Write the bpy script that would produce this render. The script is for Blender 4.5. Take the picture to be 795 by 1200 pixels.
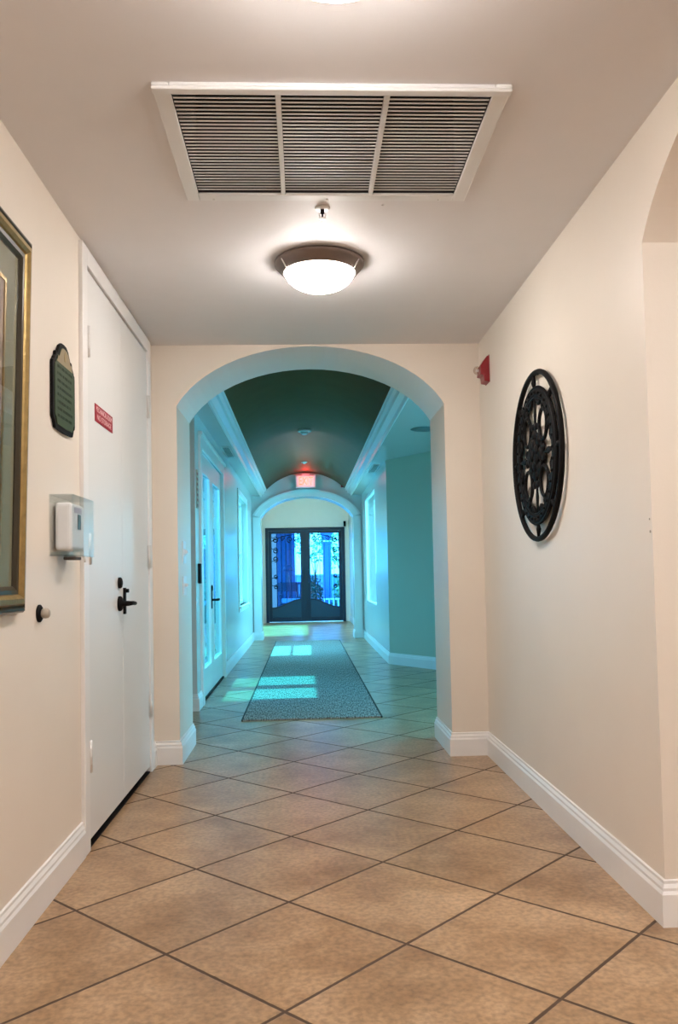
import bpy, bmesh, math, random
from mathutils import Matrix, Vector
random.seed(7)
PI = math.pi
S = bpy.context.scene
COL = S.collection
for o in list(bpy.data.objects): bpy.data.objects.remove(o)

# ------------------------------------------------------------------ camera
F_PX, YAW, PITCH, ROLL, PPX, PPY = 973.762, 0.04767, 0.04432, -0.01982, 402.585, 631.076
cam_d = bpy.data.cameras.new('camera'); cam = bpy.data.objects.new('camera', cam_d); COL.objects.link(cam)
S.camera = cam
cam_d.sensor_width = 36; cam_d.sensor_fit = 'AUTO'
cam_d.lens = F_PX/1200*36
cam_d.shift_x = (397.5-PPX)/1200; cam_d.shift_y = (PPY-600)/1200
cam_d.clip_start = .05
cy_, sy_, cp_, sp_ = math.cos(YAW), math.sin(YAW), math.cos(PITCH), math.sin(PITCH)
fw = Vector((sy_*cp_, cy_*cp_, sp_)); rt = Vector((cy_, -sy_, 0)); up = rt.cross(fw)
c_, s_ = math.cos(ROLL), math.sin(ROLL)
r2 = c_*rt + s_*up; u2 = -s_*rt + c_*up
m = Matrix((r2, u2, -fw)).transposed().to_4x4(); m.translation = (0, 0, 1.1)
cam.matrix_world = m

# ------------------------------------------------------------------ world, sun, exposure
S.view_settings.view_transform = 'Standard'; S.view_settings.look = 'None'
S.view_settings.gamma = 1; S.view_settings.use_curve_mapping = False
S.view_settings.exposure = 1.5
w = bpy.data.worlds.new('sky'); S.world = w; w.use_nodes = True
nt = w.node_tree; nt.nodes.clear()
out = nt.nodes.new('ShaderNodeOutputWorld'); bg = nt.nodes.new('ShaderNodeBackground')
tc = nt.nodes.new('ShaderNodeTexCoord'); sx = nt.nodes.new('ShaderNodeSeparateXYZ'); cr = nt.nodes.new('ShaderNodeValToRGB')
nt.links.new(tc.outputs['Generated'], sx.inputs[0]); nt.links.new(sx.outputs['Z'], cr.inputs[0])
cr.color_ramp.elements[0].position = 0.0; cr.color_ramp.elements[0].color = (.20, .72, 1, 1)
cr.color_ramp.elements[1].position = 0.8; cr.color_ramp.elements[1].color = (.13, .60, 1, 1)
nt.links.new(cr.outputs[0], bg.inputs['Color']); bg.inputs['Strength'].default_value = 5.5
nt.links.new(bg.outputs[0], out.inputs[0])
WARM = (1, .86, .72)

def add_light(kind, name, loc, energy, color, **kw):
    d = bpy.data.lights.new(name, kind); d.energy = energy; d.color = color
    o = bpy.data.objects.new(name, d); COL.objects.link(o); o.location = loc
    for k, v in kw.items(): setattr(d, k, v)
    return o
sun = add_light('SUN', 'sun', (-6, 8, 8), 5.5, (.12, 1, .98), angle=.02)
sun.rotation_euler = Vector((1, .02, -1.84)).to_track_quat('-Z', 'Y').to_euler()
def portal(loc, direction, sxx, syy):
    o = add_light('AREA', 'window_portal', loc, 1, (1, 1, 1), shape='RECTANGLE', size=sxx, size_y=syy)
    o.data.cycles.is_portal = True
    o.rotation_euler = Vector(direction).to_track_quat('-Z', 'Y').to_euler()

# ------------------------------------------------------------------ materials
def mat(name, color, rough=.5, metal=0, noise=0, nscale=8, bump=0, bscale=60, emit=None, estr=0, spec=.5, coat=0):
    m = bpy.data.materials.new(name); m.use_nodes = True
    t = m.node_tree; b = t.nodes['Principled BSDF']
    b.inputs['Roughness'].default_value = rough; b.inputs['Metallic'].default_value = metal
    b.inputs['Specular IOR Level'].default_value = spec
    if coat: b.inputs['Coat Weight'].default_value = coat; b.inputs['Coat Roughness'].default_value = .12
    geo = t.nodes.new('ShaderNodeNewGeometry')
    n = t.nodes.new('ShaderNodeTexNoise'); n.inputs['Scale'].default_value = nscale; n.inputs['Detail'].default_value = 4
    t.links.new(geo.outputs['Position'], n.inputs['Vector'])
    mx = t.nodes.new('ShaderNodeMix'); mx.data_type = 'RGBA'
    k = noise if noise else .03
    mx.inputs[6].default_value = tuple(min(1, c*(1-k)) for c in color)+(1,)
    mx.inputs[7].default_value = tuple(min(1, c*(1+k)) for c in color)+(1,)
    t.links.new(n.outputs['Fac'], mx.inputs[0]); t.links.new(mx.outputs[2], b.inputs['Base Color'])
    if bump:
        n2 = t.nodes.new('ShaderNodeTexNoise'); n2.inputs['Scale'].default_value = bscale; n2.inputs['Detail'].default_value = 3
        t.links.new(geo.outputs['Position'], n2.inputs['Vector'])
        bp = t.nodes.new('ShaderNodeBump'); bp.inputs['Strength'].default_value = bump; bp.inputs['Distance'].default_value = .004
        t.links.new(n2.outputs['Fac'], bp.inputs['Height']); t.links.new(bp.outputs[0], b.inputs['Normal'])
    if emit: b.inputs['Emission Color'].default_value = emit+(1,); b.inputs['Emission Strength'].default_value = estr
    return m
def glass_mat(name, tint=(.9, 1, 1), refl=1.0):
    m = bpy.data.materials.new(name); m.use_nodes = True
    t = m.node_tree; t.nodes.clear()
    o = t.nodes.new('ShaderNodeOutputMaterial'); mx = t.nodes.new('ShaderNodeMixShader')
    tr = t.nodes.new('ShaderNodeBsdfTransparent'); gl = t.nodes.new('ShaderNodeBsdfGlossy'); fr = t.nodes.new('ShaderNodeFresnel')
    tr.inputs[0].default_value = tint+(1,); gl.inputs['Roughness'].default_value = .01; fr.inputs[0].default_value = 1.45
    ge = t.nodes.new('ShaderNodeNewGeometry'); mr = t.nodes.new('ShaderNodeMapRange'); mr.inputs[3].default_value = 1.45; mr.inputs[4].default_value = 1/1.45
    t.links.new(ge.outputs['Backfacing'], mr.inputs[0]); t.links.new(mr.outputs[0], fr.inputs[0])
    mu = t.nodes.new('ShaderNodeMath'); mu.operation = 'MULTIPLY'; mu.inputs[1].default_value = refl
    t.links.new(fr.outputs[0], mu.inputs[0]); t.links.new(mu.outputs[0], mx.inputs[0])
    t.links.new(tr.outputs[0], mx.inputs[1]); t.links.new(gl.outputs[0], mx.inputs[2]); t.links.new(mx.outputs[0], o.inputs[0])
    return m

M = {}
M['wall'] = mat('cream wall paint', (.79, .71, .615), .42, noise=.03, nscale=3, bump=.06, bscale=90)
M['ceil'] = mat('ceiling paint', (.76, .73, .725), .6, noise=.02, bump=.05, bscale=120)
M['corr'] = mat('pale satin wall paint', (.66, .66, .635), .26, noise=.03, nscale=2, bump=.04, bscale=40)
M['trim'] = mat('white trim gloss', (.84, .82, .80), .3)
M['door'] = mat('white door paint', (.78, .77, .75), .33, noise=.02, nscale=2)
M['bayshade'] = mat('shaded bay wall paint', (.46, .54, .43), .3, noise=.03, nscale=2)  # shade of the bay put into a greener, darker copy of the wall colour
M['vest'] = mat('vestibule paint', (.76, .75, .68), .4)
M['black'] = mat('black iron', (.006, .005, .005), .6, 0, spec=.12)
M['rubber'] = mat('beige rubber', (.42, .37, .30), .6)
M['steel'] = mat('hinge metal', (.74, .72, .69), .35, .4)
M['bronze'] = mat('brushed bronze', (.20, .155, .135), .38, .75, noise=.1, nscale=40)
M['grille'] = mat('white enamel', (.80, .79, .78), .35)
M['duct'] = mat('dark duct lining', (.045, .045, .055), .8)
M['gold'] = mat('antique gold leaf', (.36, .25, .10), .36, .8, noise=.35, nscale=35, bump=.3, bscale=120)
M['darkwood'] = mat('dark carved frame', (.045, .036, .022), .3, .3, noise=.2, nscale=30)
M['red'] = mat('red plastic', (.26, .008, .014), .35)
M['redsign'] = mat('red sign film', (.36, .008, .022), .4)
M['white'] = mat('white plastic', (.82, .82, .84), .35)
M['whitetxt'] = mat('white lettering', (.8, .55, .55), .5)
M['greensign'] = mat('dark green enamel', (.040, .062, .024), .45, noise=.25, nscale=18)
M['signtxt'] = mat('sign lettering', (.018, .03, .012), .5)
M['khaki'] = mat('khaki enamel', (.30, .24, .14), .5)
M['glass'] = glass_mat('clear window glass', (.86, 1, 1))
M['tintglass'] = glass_mat('tinted door glass', (.50, .74, .80))
M['blueglass'] = glass_mat('blue tinted door glass', (.44, .70, 1))
M['picglass'] = glass_mat('picture glass', (1, 1, 1), .7)
M['vaultgreen'] = mat('dark green vault paint', (.125, .100, .050), .55, noise=.12, nscale=5, bump=.15, bscale=14, spec=.12)
M['navy'] = mat('navy metal door paint', (.004, .018, .042), .5, 0, noise=.15, nscale=6)
M['lampglass'] = mat('frosted lit glass', (.9, .9, .88), .4, emit=(1, .94, .90), estr=28)
M['lampglass2'] = mat('frosted lit glass in vestibule', (.9, .9, .88), .4, emit=(.93, 1, .90), estr=28)
M['lampglass3'] = mat('frosted lit glass in side room', (.9, .9, .88), .4, emit=(1, .985, .98), estr=24)
M['exitred'] = mat('lit exit letters', (.8, .1, .05), .5, emit=(1, .10, .05), estr=1.8)
M['exitface'] = mat('lit exit panel', (.75, .6, .6), .5, emit=(.9, .42, .42), estr=.28)
M['leaf'] = mat('leaf green', (.30, .55, .22), .5, noise=.5, nscale=9)
M['darkleaf'] = mat('dark leaf green', (.035, .10, .05), .5, noise=.5, nscale=9)
M['bark'] = mat('bark', (.12, .08, .05), .9, noise=.3)
M['bluegarden'] = mat('blue outdoor paint', (.10, .30, .42), .85, noise=.2)
M['bluecolumn'] = mat('blue plaster column', (.10, .22, .42), .8)
M['navylight'] = mat('navy kick panel paint', (.010, .045, .085), .45)
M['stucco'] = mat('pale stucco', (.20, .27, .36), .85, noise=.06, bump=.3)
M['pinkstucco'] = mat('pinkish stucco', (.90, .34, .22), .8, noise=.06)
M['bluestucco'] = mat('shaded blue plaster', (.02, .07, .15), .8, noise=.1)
M['patio'] = mat('patio stone', (.16, .22, .30), .7, noise=.2, nscale=2)
M['cushion'] = mat('grey blue cushion', (.16, .28, .40), .8)
M['shade'] = mat('dark lamp shade', (.01, .03, .07), .8)
M['speaker'] = mat('perforated grey grille', (.16, .22, .22), .7)

# floor tile : 0.502 m tiles laid on the diagonal
def tile_material():
    m = bpy.data.materials.new('diagonal stone tile'); m.use_nodes = True
    t = m.node_tree; L = t.links; b = t.nodes['Principled BSDF']; b.inputs['Specular IOR Level'].default_value = .65
    geo = t.nodes.new('ShaderNodeNewGeometry'); mp = t.nodes.new('ShaderNodeMapping'); mp.vector_type = 'TEXTURE'
    mp.inputs['Location'].default_value = (-.069, 2.1586, 0); mp.inputs['Rotation'].default_value = (0, 0, math.radians(45)+.0045)
    mp.inputs['Scale'].default_value = (.5022, .5022, .5022)
    L.new(geo.outputs['Position'], mp.inputs['Vector'])
    fl = t.nodes.new('ShaderNodeVectorMath'); fl.operation = 'FLOOR'
    L.new(mp.outputs[0], fl.inputs[0])
    wn = t.nodes.new('ShaderNodeTexWhiteNoise'); wn.noise_dimensions = '2D'; L.new(fl.outputs[0], wn.inputs['Vector'])
    fr = t.nodes.new('ShaderNodeVectorMath'); fr.operation = 'FRACTION'; L.new(mp.outputs[0], fr.inputs[0])
    sp = t.nodes.new('ShaderNodeSeparateXYZ'); L.new(fr.outputs[0], sp.inputs[0])
    def mth(op, a, bb=None, c=None):
        n = t.nodes.new('ShaderNodeMath'); n.operation = op
        for i, v in enumerate((a, bb, c)):
            if v is None: continue
            if hasattr(v, 'is_linked'): L.new(v, n.inputs[i])
            else: n.inputs[i].default_value = v
        return n.outputs[0]
    def edge(c): return mth('MINIMUM', c, mth('SUBTRACT', 1.0, c))
    d = mth('MINIMUM', edge(sp.outputs[0]), edge(sp.outputs[1]))
    nz = t.nodes.new('ShaderNodeTexNoise'); nz.inputs['Scale'].default_value = 26; nz.inputs['Detail'].default_value = 3; L.new(geo.outputs['Position'], nz.inputs['Vector'])
    d2 = mth('ADD', d, mth('MULTIPLY', mth('SUBTRACT', nz.outputs['Fac'], .5), .006))
    ss = t.nodes.new('ShaderNodeMapRange'); ss.interpolation_type = 'SMOOTHSTEP'
    ss.inputs[1].default_value = .0075; ss.inputs[2].default_value = .014; L.new(d2, ss.inputs[0])
    n1 = t.nodes.new('ShaderNodeTexNoise'); n1.inputs['Scale'].default_value = 3.2; n1.inputs['Detail'].default_value = 9; n1.inputs['Roughness'].default_value = .68
    ad = t.nodes.new('ShaderNodeVectorMath'); ad.operation = 'ADD'; L.new(geo.outputs['Position'], ad.inputs[0])
    sc = t.nodes.new('ShaderNodeVectorMath'); sc.operation = 'SCALE'; sc.inputs['Scale'].default_value = 9; L.new(wn.outputs['Color'], sc.inputs[0]); L.new(sc.outputs[0], ad.inputs[1])
    L.new(ad.outputs[0], n1.inputs['Vector'])
    r = t.nodes.new('ShaderNodeValToRGB'); e = r.color_ramp.elements
    e[0].position = .30; e[0].color = (.27, .140, .058, 1); e[1].position = .70; e[1].color = (.58, .385, .225, 1)
    q = r.color_ramp.elements.new(.5); q.color = (.43, .262, .135, 1)
    L.new(n1.outputs['Fac'], r.inputs[0])
    n3 = t.nodes.new('ShaderNodeTexNoise'); n3.inputs['Scale'].default_value = 55; n3.inputs['Detail'].default_value = 2; L.new(geo.outputs['Position'], n3.inputs['Vector'])
    sp3 = t.nodes.new('ShaderNodeMapRange'); sp3.inputs[1].default_value = .30; sp3.inputs[2].default_value = .62; sp3.inputs[3].default_value = .66; sp3.inputs[4].default_value = 1.05; L.new(n3.outputs['Fac'], sp3.inputs[0])
    tv = mth('ADD', mth('MULTIPLY', wn.outputs['Value'], .13), .93)
    k = mth('MULTIPLY', tv, sp3.outputs[0])
    s2 = t.nodes.new('ShaderNodeVectorMath'); s2.operation = 'SCALE'; L.new(r.outputs[0], s2.inputs[0]); L.new(k, s2.inputs['Scale'])
    mx = t.nodes.new('ShaderNodeMix'); mx.data_type = 'RGBA'; mx.inputs[6].default_value = (.08, .045, .025, 1)
    L.new(s2.outputs[0], mx.inputs[7]); L.new(ss.outputs[0], mx.inputs[0]); L.new(mx.outputs[2], b.inputs['Base Color'])
    rr = t.nodes.new('ShaderNodeMapRange'); rr.inputs[3].default_value = .85; rr.inputs[4].default_value = .31; L.new(ss.outputs[0], rr.inputs[0]); L.new(rr.outputs[0], b.inputs['Roughness'])
    h = mth('ADD', ss.outputs[0], mth('MULTIPLY', n1.outputs['Fac'], .35))
    bp = t.nodes.new('ShaderNodeBump'); bp.inputs['Strength'].default_value = .55; bp.inputs['Distance'].default_value = .003
    L.new(h, bp.inputs['Height']); L.new(bp.outputs[0], b.inputs['Normal'])
    return m
M['tile'] = tile_material()

def rug_material():
    m = bpy.data.materials.new('woven runner'); m.use_nodes = True
    t = m.node_tree; L = t.links; b = t.nodes['Principled BSDF']; b.inputs['Roughness'].default_value = .9
    geo = t.nodes.new('ShaderNodeNewGeometry'); mp = t.nodes.new('ShaderNodeMapping'); mp.inputs['Scale'].default_value = (110, 14, 1)
    L.new(geo.outputs['Position'], mp.inputs['Vector'])
    n = t.nodes.new('ShaderNodeTexNoise'); n.inputs['Scale'].default_value = 1; n.inputs['Detail'].default_value = 4; L.new(mp.outputs[0], n.inputs['Vector'])
    r = t.nodes.new('ShaderNodeValToRGB'); e = r.color_ramp.elements
    e[0].position = .38; e[0].color = (.10, .085, .07, 1); e[1].position = .62; e[1].color = (.46, .41, .36, 1)
    L.new(n.outputs['Fac'], r.inputs[0]); L.new(r.outputs[0], b.inputs['Base Color'])
    bp = t.nodes.new('ShaderNodeBump'); bp.inputs['Strength'].default_value = .8; bp.inputs['Distance'].default_value = .004
    L.new(n.outputs['Fac'], bp.inputs['Height']); L.new(bp.outputs[0], b.inputs['Normal'])
    return m
M['rug'] = rug_material()
def picture_material():
    m = bpy.data.materials.new('muted landscape print'); m.use_nodes = True
    t = m.node_tree; L = t.links; b = t.nodes['Principled BSDF']; b.inputs['Roughness'].default_value = .6
    geo = t.nodes.new('ShaderNodeNewGeometry'); mp = t.nodes.new('ShaderNodeMapping'); mp.inputs['Scale'].default_value = (2, 6, 4)
    L.new(geo.outputs['Position'], mp.inputs['Vector'])
    n = t.nodes.new('ShaderNodeTexNoise'); n.inputs['Scale'].default_value = 1.6; n.inputs['Detail'].default_value = 6; L.new(mp.outputs[0], n.inputs['Vector'])
    r = t.nodes.new('ShaderNodeValToRGB'); e = r.color_ramp.elements
    e[0].position = .3; e[0].color = (.05, .05, .045, 1); e[1].position = .7; e[1].color = (.55, .42, .30, 1)
    q = e.new(.5); q.color = (.20, .13, .10, 1)
    L.new(n.outputs['Fac'], r.inputs[0]); L.new(r.outputs[0], b.inputs['Base Color'])
    return m
M['print'] = picture_material()
M['mat'] = mat('olive mat board', (.19, .19, .12), .7)

# ------------------------------------------------------------------ mesh helpers
class MB:
    def __init__(self): self.v = []; self.f = []; self.sm = []
    def add(self, vs, fs, smooth=False):
        k = len(self.v); self.v += [tuple(p) for p in vs]
        for f in fs: self.f.append(tuple(i+k for i in f)); self.sm.append(smooth)
        return self
    def box(self, x0, x1, y0, y1, z0, z1):
        p = [(x, y, z) for z in (z0, z1) for y in (y0, y1) for x in (x0, x1)]
        return self.add(p, [(0, 2, 3, 1), (4, 5, 7, 6), (0, 1, 5, 4), (2, 6, 7, 3), (0, 4, 6, 2), (1, 3, 7, 5)])
    def prism(self, poly, a, b, fn):
        """poly of 2-D points swept from a to b; fn(u, v, w) -> xyz"""
        n = len(poly)
        vs = [fn(u, v, a) for u, v in poly]+[fn(u, v, b) for u, v in poly]
        return self.add(vs, [tuple(range(n)), tuple(range(2*n-1, n-1, -1))]+[(i, (i+1) % n, n+(i+1) % n, n+i) for i in range(n)])
    def strip(self, lo, hi, a, b, fn, smooth=False):
        """solid between two polylines of equal length, swept from a to b"""
        n = len(lo)
        for i in range(n-1):
            q = [lo[i], lo[i+1], hi[i+1], hi[i]]
            vs = [fn(u, v, a) for u, v in q]+[fn(u, v, b) for u, v in q]
            fs = [(0, 1, 2, 3), (7, 6, 5, 4), (0, 4, 5, 1), (2, 6, 7, 3)]
            if i == 0: fs.append((0, 3, 7, 4))
            if i == n-2: fs.append((1, 5, 6, 2))
            self.add(vs, fs)
        return self
    def lathe(self, prof, c=(0, 0, 0), n=40, axis='Z', smooth=True, closed=False):
        vs = []; fs = []
        for r, h in prof:
            for k in range(n):
                a = 2*PI*k/n; x, y = r*math.cos(a), r*math.sin(a)
                p = {'Z': (x, y, h), 'X': (h, x, y), 'Y': (x, h, y)}[axis]
                vs.append((p[0]+c[0], p[1]+c[1], p[2]+c[2]))
        m = len(prof)
        for j in range(m-1 if not closed else m):
            jj = (j+1) % m
            for k in range(n): fs.append((j*n+k, j*n+(k+1) % n, jj*n+(k+1) % n, jj*n+k))
        if not closed:
            fs.append(tuple(range(n))); fs.append(tuple(range((m-1)*n, m*n)))
        return self.add(vs, fs, smooth)
    def tube(self, pts, r, n=8, closed=False, flat=None):
        pts = [Vector(p) for p in pts]; m = len(pts); vs = []; fs = []
        ref = Vector((0, 0, 1))
        for i, p in enumerate(pts):
            if closed: d = pts[(i+1) % m]-pts[i-1]
            else: d = pts[min(i+1, m-1)]-pts[max(i-1, 0)]
            d.normalize(); rr = r(i/(m-1)) if callable(r) else r
            rf = ref if abs(d.dot(ref)) < .95 else Vector((1, 0, 0))
            a = d.cross(rf).normalized(); b = a.cross(d).normalized()
            for k in range(n):
                t = 2*PI*k/n
                vs.append(p+a*(rr*math.cos(t))+b*((flat or rr)*math.sin(t)))
        for i in range(m if closed else m-1):
            j = (i+1) % m
            for k in range(n): fs.append((i*n+k, i*n+(k+1) % n, j*n+(k+1) % n, j*n+k))
        if not closed: fs.append(tuple(range(n))); fs.append(tuple(range((m-1)*n, m*n)))
        return self.add(vs, fs, True)
    def ball(self, c, rx, ry=None, rz=None, n=12, m=8):
        ry = ry or rx; rz = rz or rx
        vs = [(c[0]+rx*math.sin(PI*j/m)*math.cos(2*PI*k/n), c[1]+ry*math.sin(PI*j/m)*math.sin(2*PI*k/n), c[2]+rz*math.cos(PI*j/m)) for j in range(1, m) for k in range(n)]
        t = len(vs); vs += [(c[0], c[1], c[2]+rz), (c[0], c[1], c[2]-rz)]
        fs = [(j*n+k, j*n+(k+1) % n, (j+1)*n+(k+1) % n, (j+1)*n+k) for j in range(m-2) for k in range(n)]
        fs += [(t, (k+1) % n, k) for k in range(n)]+[(t+1, (m-2)*n+k, (m-2)*n+(k+1) % n) for k in range(n)]
        return self.add(vs, fs, True)
    def build(self, name, material, parent=None, bevel=0, kind=None, segs=2):
        me = bpy.data.meshes.new(name); me.from_pydata(self.v, [], self.f)
        for p, s in zip(me.polygons, self.sm): p.use_smooth = s
        bm = bmesh.new(); bm.from_mesh(me); bmesh.ops.recalc_face_normals(bm, faces=bm.faces); bm.to_mesh(me); bm.free()
        me.materials.append(M[material] if isinstance(material, str) else material)
        o = bpy.data.objects.new(name, me); COL.objects.link(o)
        if parent: o.parent = parent
        if bevel:
            b = o.modifiers.new('bevel', 'BEVEL'); b.width = bevel; b.segments = segs; b.limit_method = 'ANGLE'; b.angle_limit = .7
        if kind: o['kind'] = kind
        return o
def tag(o, label, cat, group=None, kind=None):
    if label: o['label'] = label
    if cat: o['category'] = cat
    if group: o['group'] = group
    if kind: o['kind'] = kind
    return o
AX = {'L': ((0, 1, 0), (0, 0, 1), (1, 0, 0)), 'R': ((0, -1, 0), (0, 0, 1), (-1, 0, 0)),
      'F': ((1, 0, 0), (0, 0, 1), (0, -1, 0)), 'D': ((1, 0, 0), (0, -1, 0), (0, 0, -1)), 'U': ((1, 0, 0), (0, 1, 0), (0, 0, 1))}
def thing(name, loc, face, label, cat, group=None, kind=None):
    """Empty; local x right, y up, z out of the surface it hangs on"""
    o = bpy.data.objects.new(name, None); COL.objects.link(o); o.empty_display_size = .05
    mm = Matrix(AX[face]).transposed().to_4x4(); mm.translation = loc
    o.matrix_world = mm
    return tag(o, label, cat, group, kind)
def text_mesh(name, txt, size, loc, material, parent, sx=1.0, depth=.001):
    cu = bpy.data.curves.new(name, 'FONT'); cu.body = txt; cu.size = size; cu.extrude = depth; cu.align_x = 'CENTER'; cu.align_y = 'CENTER'
    tmp = bpy.data.objects.new(name, cu); COL.objects.link(tmp)
    dg = bpy.context.evaluated_depsgraph_get(); me = bpy.data.meshes.new_from_object(tmp.evaluated_get(dg))
    bpy.data.objects.remove(tmp)
    me.materials.clear(); me.materials.append(M[material])
    o = bpy.data.objects.new(name, me); COL.objects.link(o); o.parent = parent; o.location = loc; o.scale = (sx, 1, 1)
    return o
XYZ = lambda u, v, w_: (u, w_, v)        # profile in x,z swept along y
YZX = lambda u, v, w_: (w_, u, v)        # profile in y,z swept along x

# ------------------------------------------------------------------ the setting
ZC = 2.515; XL, XR = -.905, 1.10; YA0, YA1 = 5.03, 5.6; YB0, YB1 = 14.6, 15.0; YD = 20.0
st = lambda o, lab, cat: tag(o, lab, cat, kind='structure')
st(MB().box(-3.4, 4.6, -2.4, 20.25, -.1, 0).build('floor', 'tile'), 'tan stone tile floor laid on the diagonal', 'floor')
st(MB().box(-8, 10, 20.25, 34, -.14, -.04).build('patio_floor', 'patio'), 'dim stone patio floor beyond the navy doors', 'patio floor')
# ceiling of the near hall with a hole for the return-air grille
GX0, GX1, GY0, GY1 = -.375, .592, 2.36, 3.02
st(MB().box(-1.1, GX0, -2.4, YA0, ZC, 2.62).box(GX1, 4.6, -2.4, YA0, ZC, 2.62).box(GX0, GX1, -2.4, GY0, ZC, 2.62).box(GX0, GX1, GY1, YA0, ZC, 2.62)
   .build('ceiling', 'ceil'), 'flat ceiling of the near hall', 'ceiling')

def arch_pts(n=28, a=.87, b=.555, z0=1.95, half=.816, cx=.06):
    return [(cx+half*math.sin(-PI/2+PI*k/n), z0+b*math.sqrt(max(0, 1-(half*math.sin(-PI/2+PI*k/n)/a)**2))) for k in range(n+1)]
def arch_wall(x0, x1, y0, y1, ztop, pts, base=0):
    mb = MB(); xa, xb = pts[0][0], pts[-1][0]
    mb.box(x0, xa, y0, y1, 0, ztop).box(xb, x1, y0, y1, 0, ztop)
    mb.strip(pts, [(x, ztop) for x, z in pts], y0, y1, XYZ)
    return mb
near_pts = arch_pts()
st(arch_wall(-.905, 1.1, YA0, YA1, 3.1, near_pts).box(-3.4, -.905, YA0, YA1-.02, 0, 3.1).box(1.1, 3.0, YA0, YA1-.02, 0, 3.1)
   .build('wall_near_arch', 'wall'), 'cream wall with the near arched opening', 'wall')
far_pts = arch_pts()
st(arch_wall(XL, 1.04, YB0, YB1, 3.3, far_pts).build('wall_far_arch', 'corr'), 'wall with the far arched opening', 'wall')
# moulded band round the far arch, standing a little proud
band_o = [(.06+(x-.06)*1.16, 1.95+(z-1.95)*1.215) for x, z in far_pts]
mb = MB(); mb.strip(far_pts, band_o, YB0-.035, YB0+.01, XYZ)
mb.strip([(.06+(x-.06)*1.11, 1.95+(z-1.95)*1.15) for x, z in far_pts], [(.06+(x-.06)*1.16, 1.95+(z-1.95)*1.215) for x, z in far_pts], YB0-.055, YB0-.035, XYZ)
zl = far_pts[0][1]
mb.box(-.886, far_pts[0][0], YB0-.035, YB0+.01, .14, zl).box(far_pts[-1][0], 1.006, YB0-.035, YB0+.01, .14, zl)
st(mb.build('trim_1', 'trim'), 'moulded band around the far arch', 'trim')

# left wall
mb = MB(); xb = -1.14
mb.box(xb, XL, -2.4, 3.47, 0, 2.62).box(xb, XL, 3.47, 4.85, 2.435, 2.62).box(xb, XL, 4.85, YA0, 0, 2.62).box(xb-.1, -1.04, 3.40, 4.9, 0, 2.62)
st(mb.build('wall_left', 'wall'), 'cream wall on the left of the near hall', 'wall')
mb = MB()
FD0, FD1, FDH = 7.33, 9.30, 2.27; W0, W1, WZ0, WZ1 = 11.5, 13.15, .70, 2.25
mb.box(-3.4, XL, 7.0, 7.18, 0, 2.6).box(xb, XL, 7.18, FD0, 0, 2.6).box(xb, XL, FD0, FD1, FDH, 2.6).box(xb, XL, FD1, W0, 0, 2.6)
mb.box(xb, XL, W0, W1, 0, WZ0).box(xb, XL, W0, W1, WZ1, 2.6).box(xb, XL, W1, YB0, 0, 2.6)
st(mb.build('wall_corridor_left', 'corr'), 'pale left wall of the vaulted corridor', 'wall')
st(MB().box(-3.5, -3.4, 5.0, 7.2, 0, 2.6).build('wall_passage_end', 'corr'), 'end wall of the side passage on the left', 'wall')
# right wall of near hall, ends at the arched side opening
JY = 2.57
mb = MB(); mb.box(XR, 1.32, JY, YA0, 0, 2.62)
# arched opening in the right wall : springs at JY, crown nearer the camera
ho = .95
ap = [(JY-ho+ho*math.cos(PI*k/24), 0) for k in range(25)]
ap = [(y, 1.99+.50*math.sqrt(max(0, 1-((y-(JY-ho))/1.0)**2))) for y, _ in ap][::-1]
mb.strip(ap, [(y, 2.62) for y, z in ap], XR, 1.32, YZX)
mb.box(XR, 1.32, -2.4, ap[0][0], 0, 2.62)
st(mb.build('wall_right', 'wall'), 'cream right wall with an arched side opening', 'wall')
st(MB().box(4.5, 4.6, -2.4, 4.0, 0, 2.62).box(1.32, 4.6, 3.9, 4.0, 0, 2.62).build('wall_side_room', 'wall'), 'walls of the side room', 'wall')
st(MB().box(-1.1, 4.6, -2.5, -2.4, 0, 2.62).build('wall_back', 'wall'), 'wall behind the viewpoint', 'wall')

# corridor right side: bay with windows
RX = 1.035; BC = (1.035, 10.25); BE = (2.9, 7.34)
RW0, RW1, RZ0, RZ1 = 11.95, 13.9, .655, 2.36
mb = MB(); mb.box(RX, RX+.16, BC[1], RW0, 0, 2.6).box(RX, RX+.16, RW0, RW1, 0, RZ0).box(RX, RX+.16, RW0, RW1, RZ1, 2.6).box(RX, RX+.16, RW1, YB1, 0, 2.6)
st(mb.build('wall_corridor_right', 'corr'), 'right corridor wall with the tall window', 'wall')
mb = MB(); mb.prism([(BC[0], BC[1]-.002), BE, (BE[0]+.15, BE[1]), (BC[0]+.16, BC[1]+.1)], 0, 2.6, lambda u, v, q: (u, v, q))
st(mb.build('wall_bay_slanted', 'bayshade'), 'slanted wall of the bay on the right', 'wall')
EX = 2.9
mb = MB(); mb.box(EX, EX+.15, 5.4, 5.75, 0, 2.6).box(EX, EX+.15, 5.75, 7.2, 0, .25).box(EX, EX+.15, 5.75, 7.2, 2.35, 2.6).box(EX, EX+.15, 7.2, 7.36, 0, 2.6)
st(mb.build('wall_bay_right', 'corr'), 'bay end wall with a large window', 'wall')
portal((EX+.1, 6.475, 1.3), (-1, 0, 0), 1.45, 2.1)
portal((RX+.14, 12.92, 1.5), (-1, 0, 0), 1.95, 1.7)
portal((xb-.02, 12.32, 1.47), (1, 0, 0), 1.65, 1.55)
portal((xb-.02, 8.3, 1.15), (1, 0, 0), 1.8, 2.0)

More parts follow.
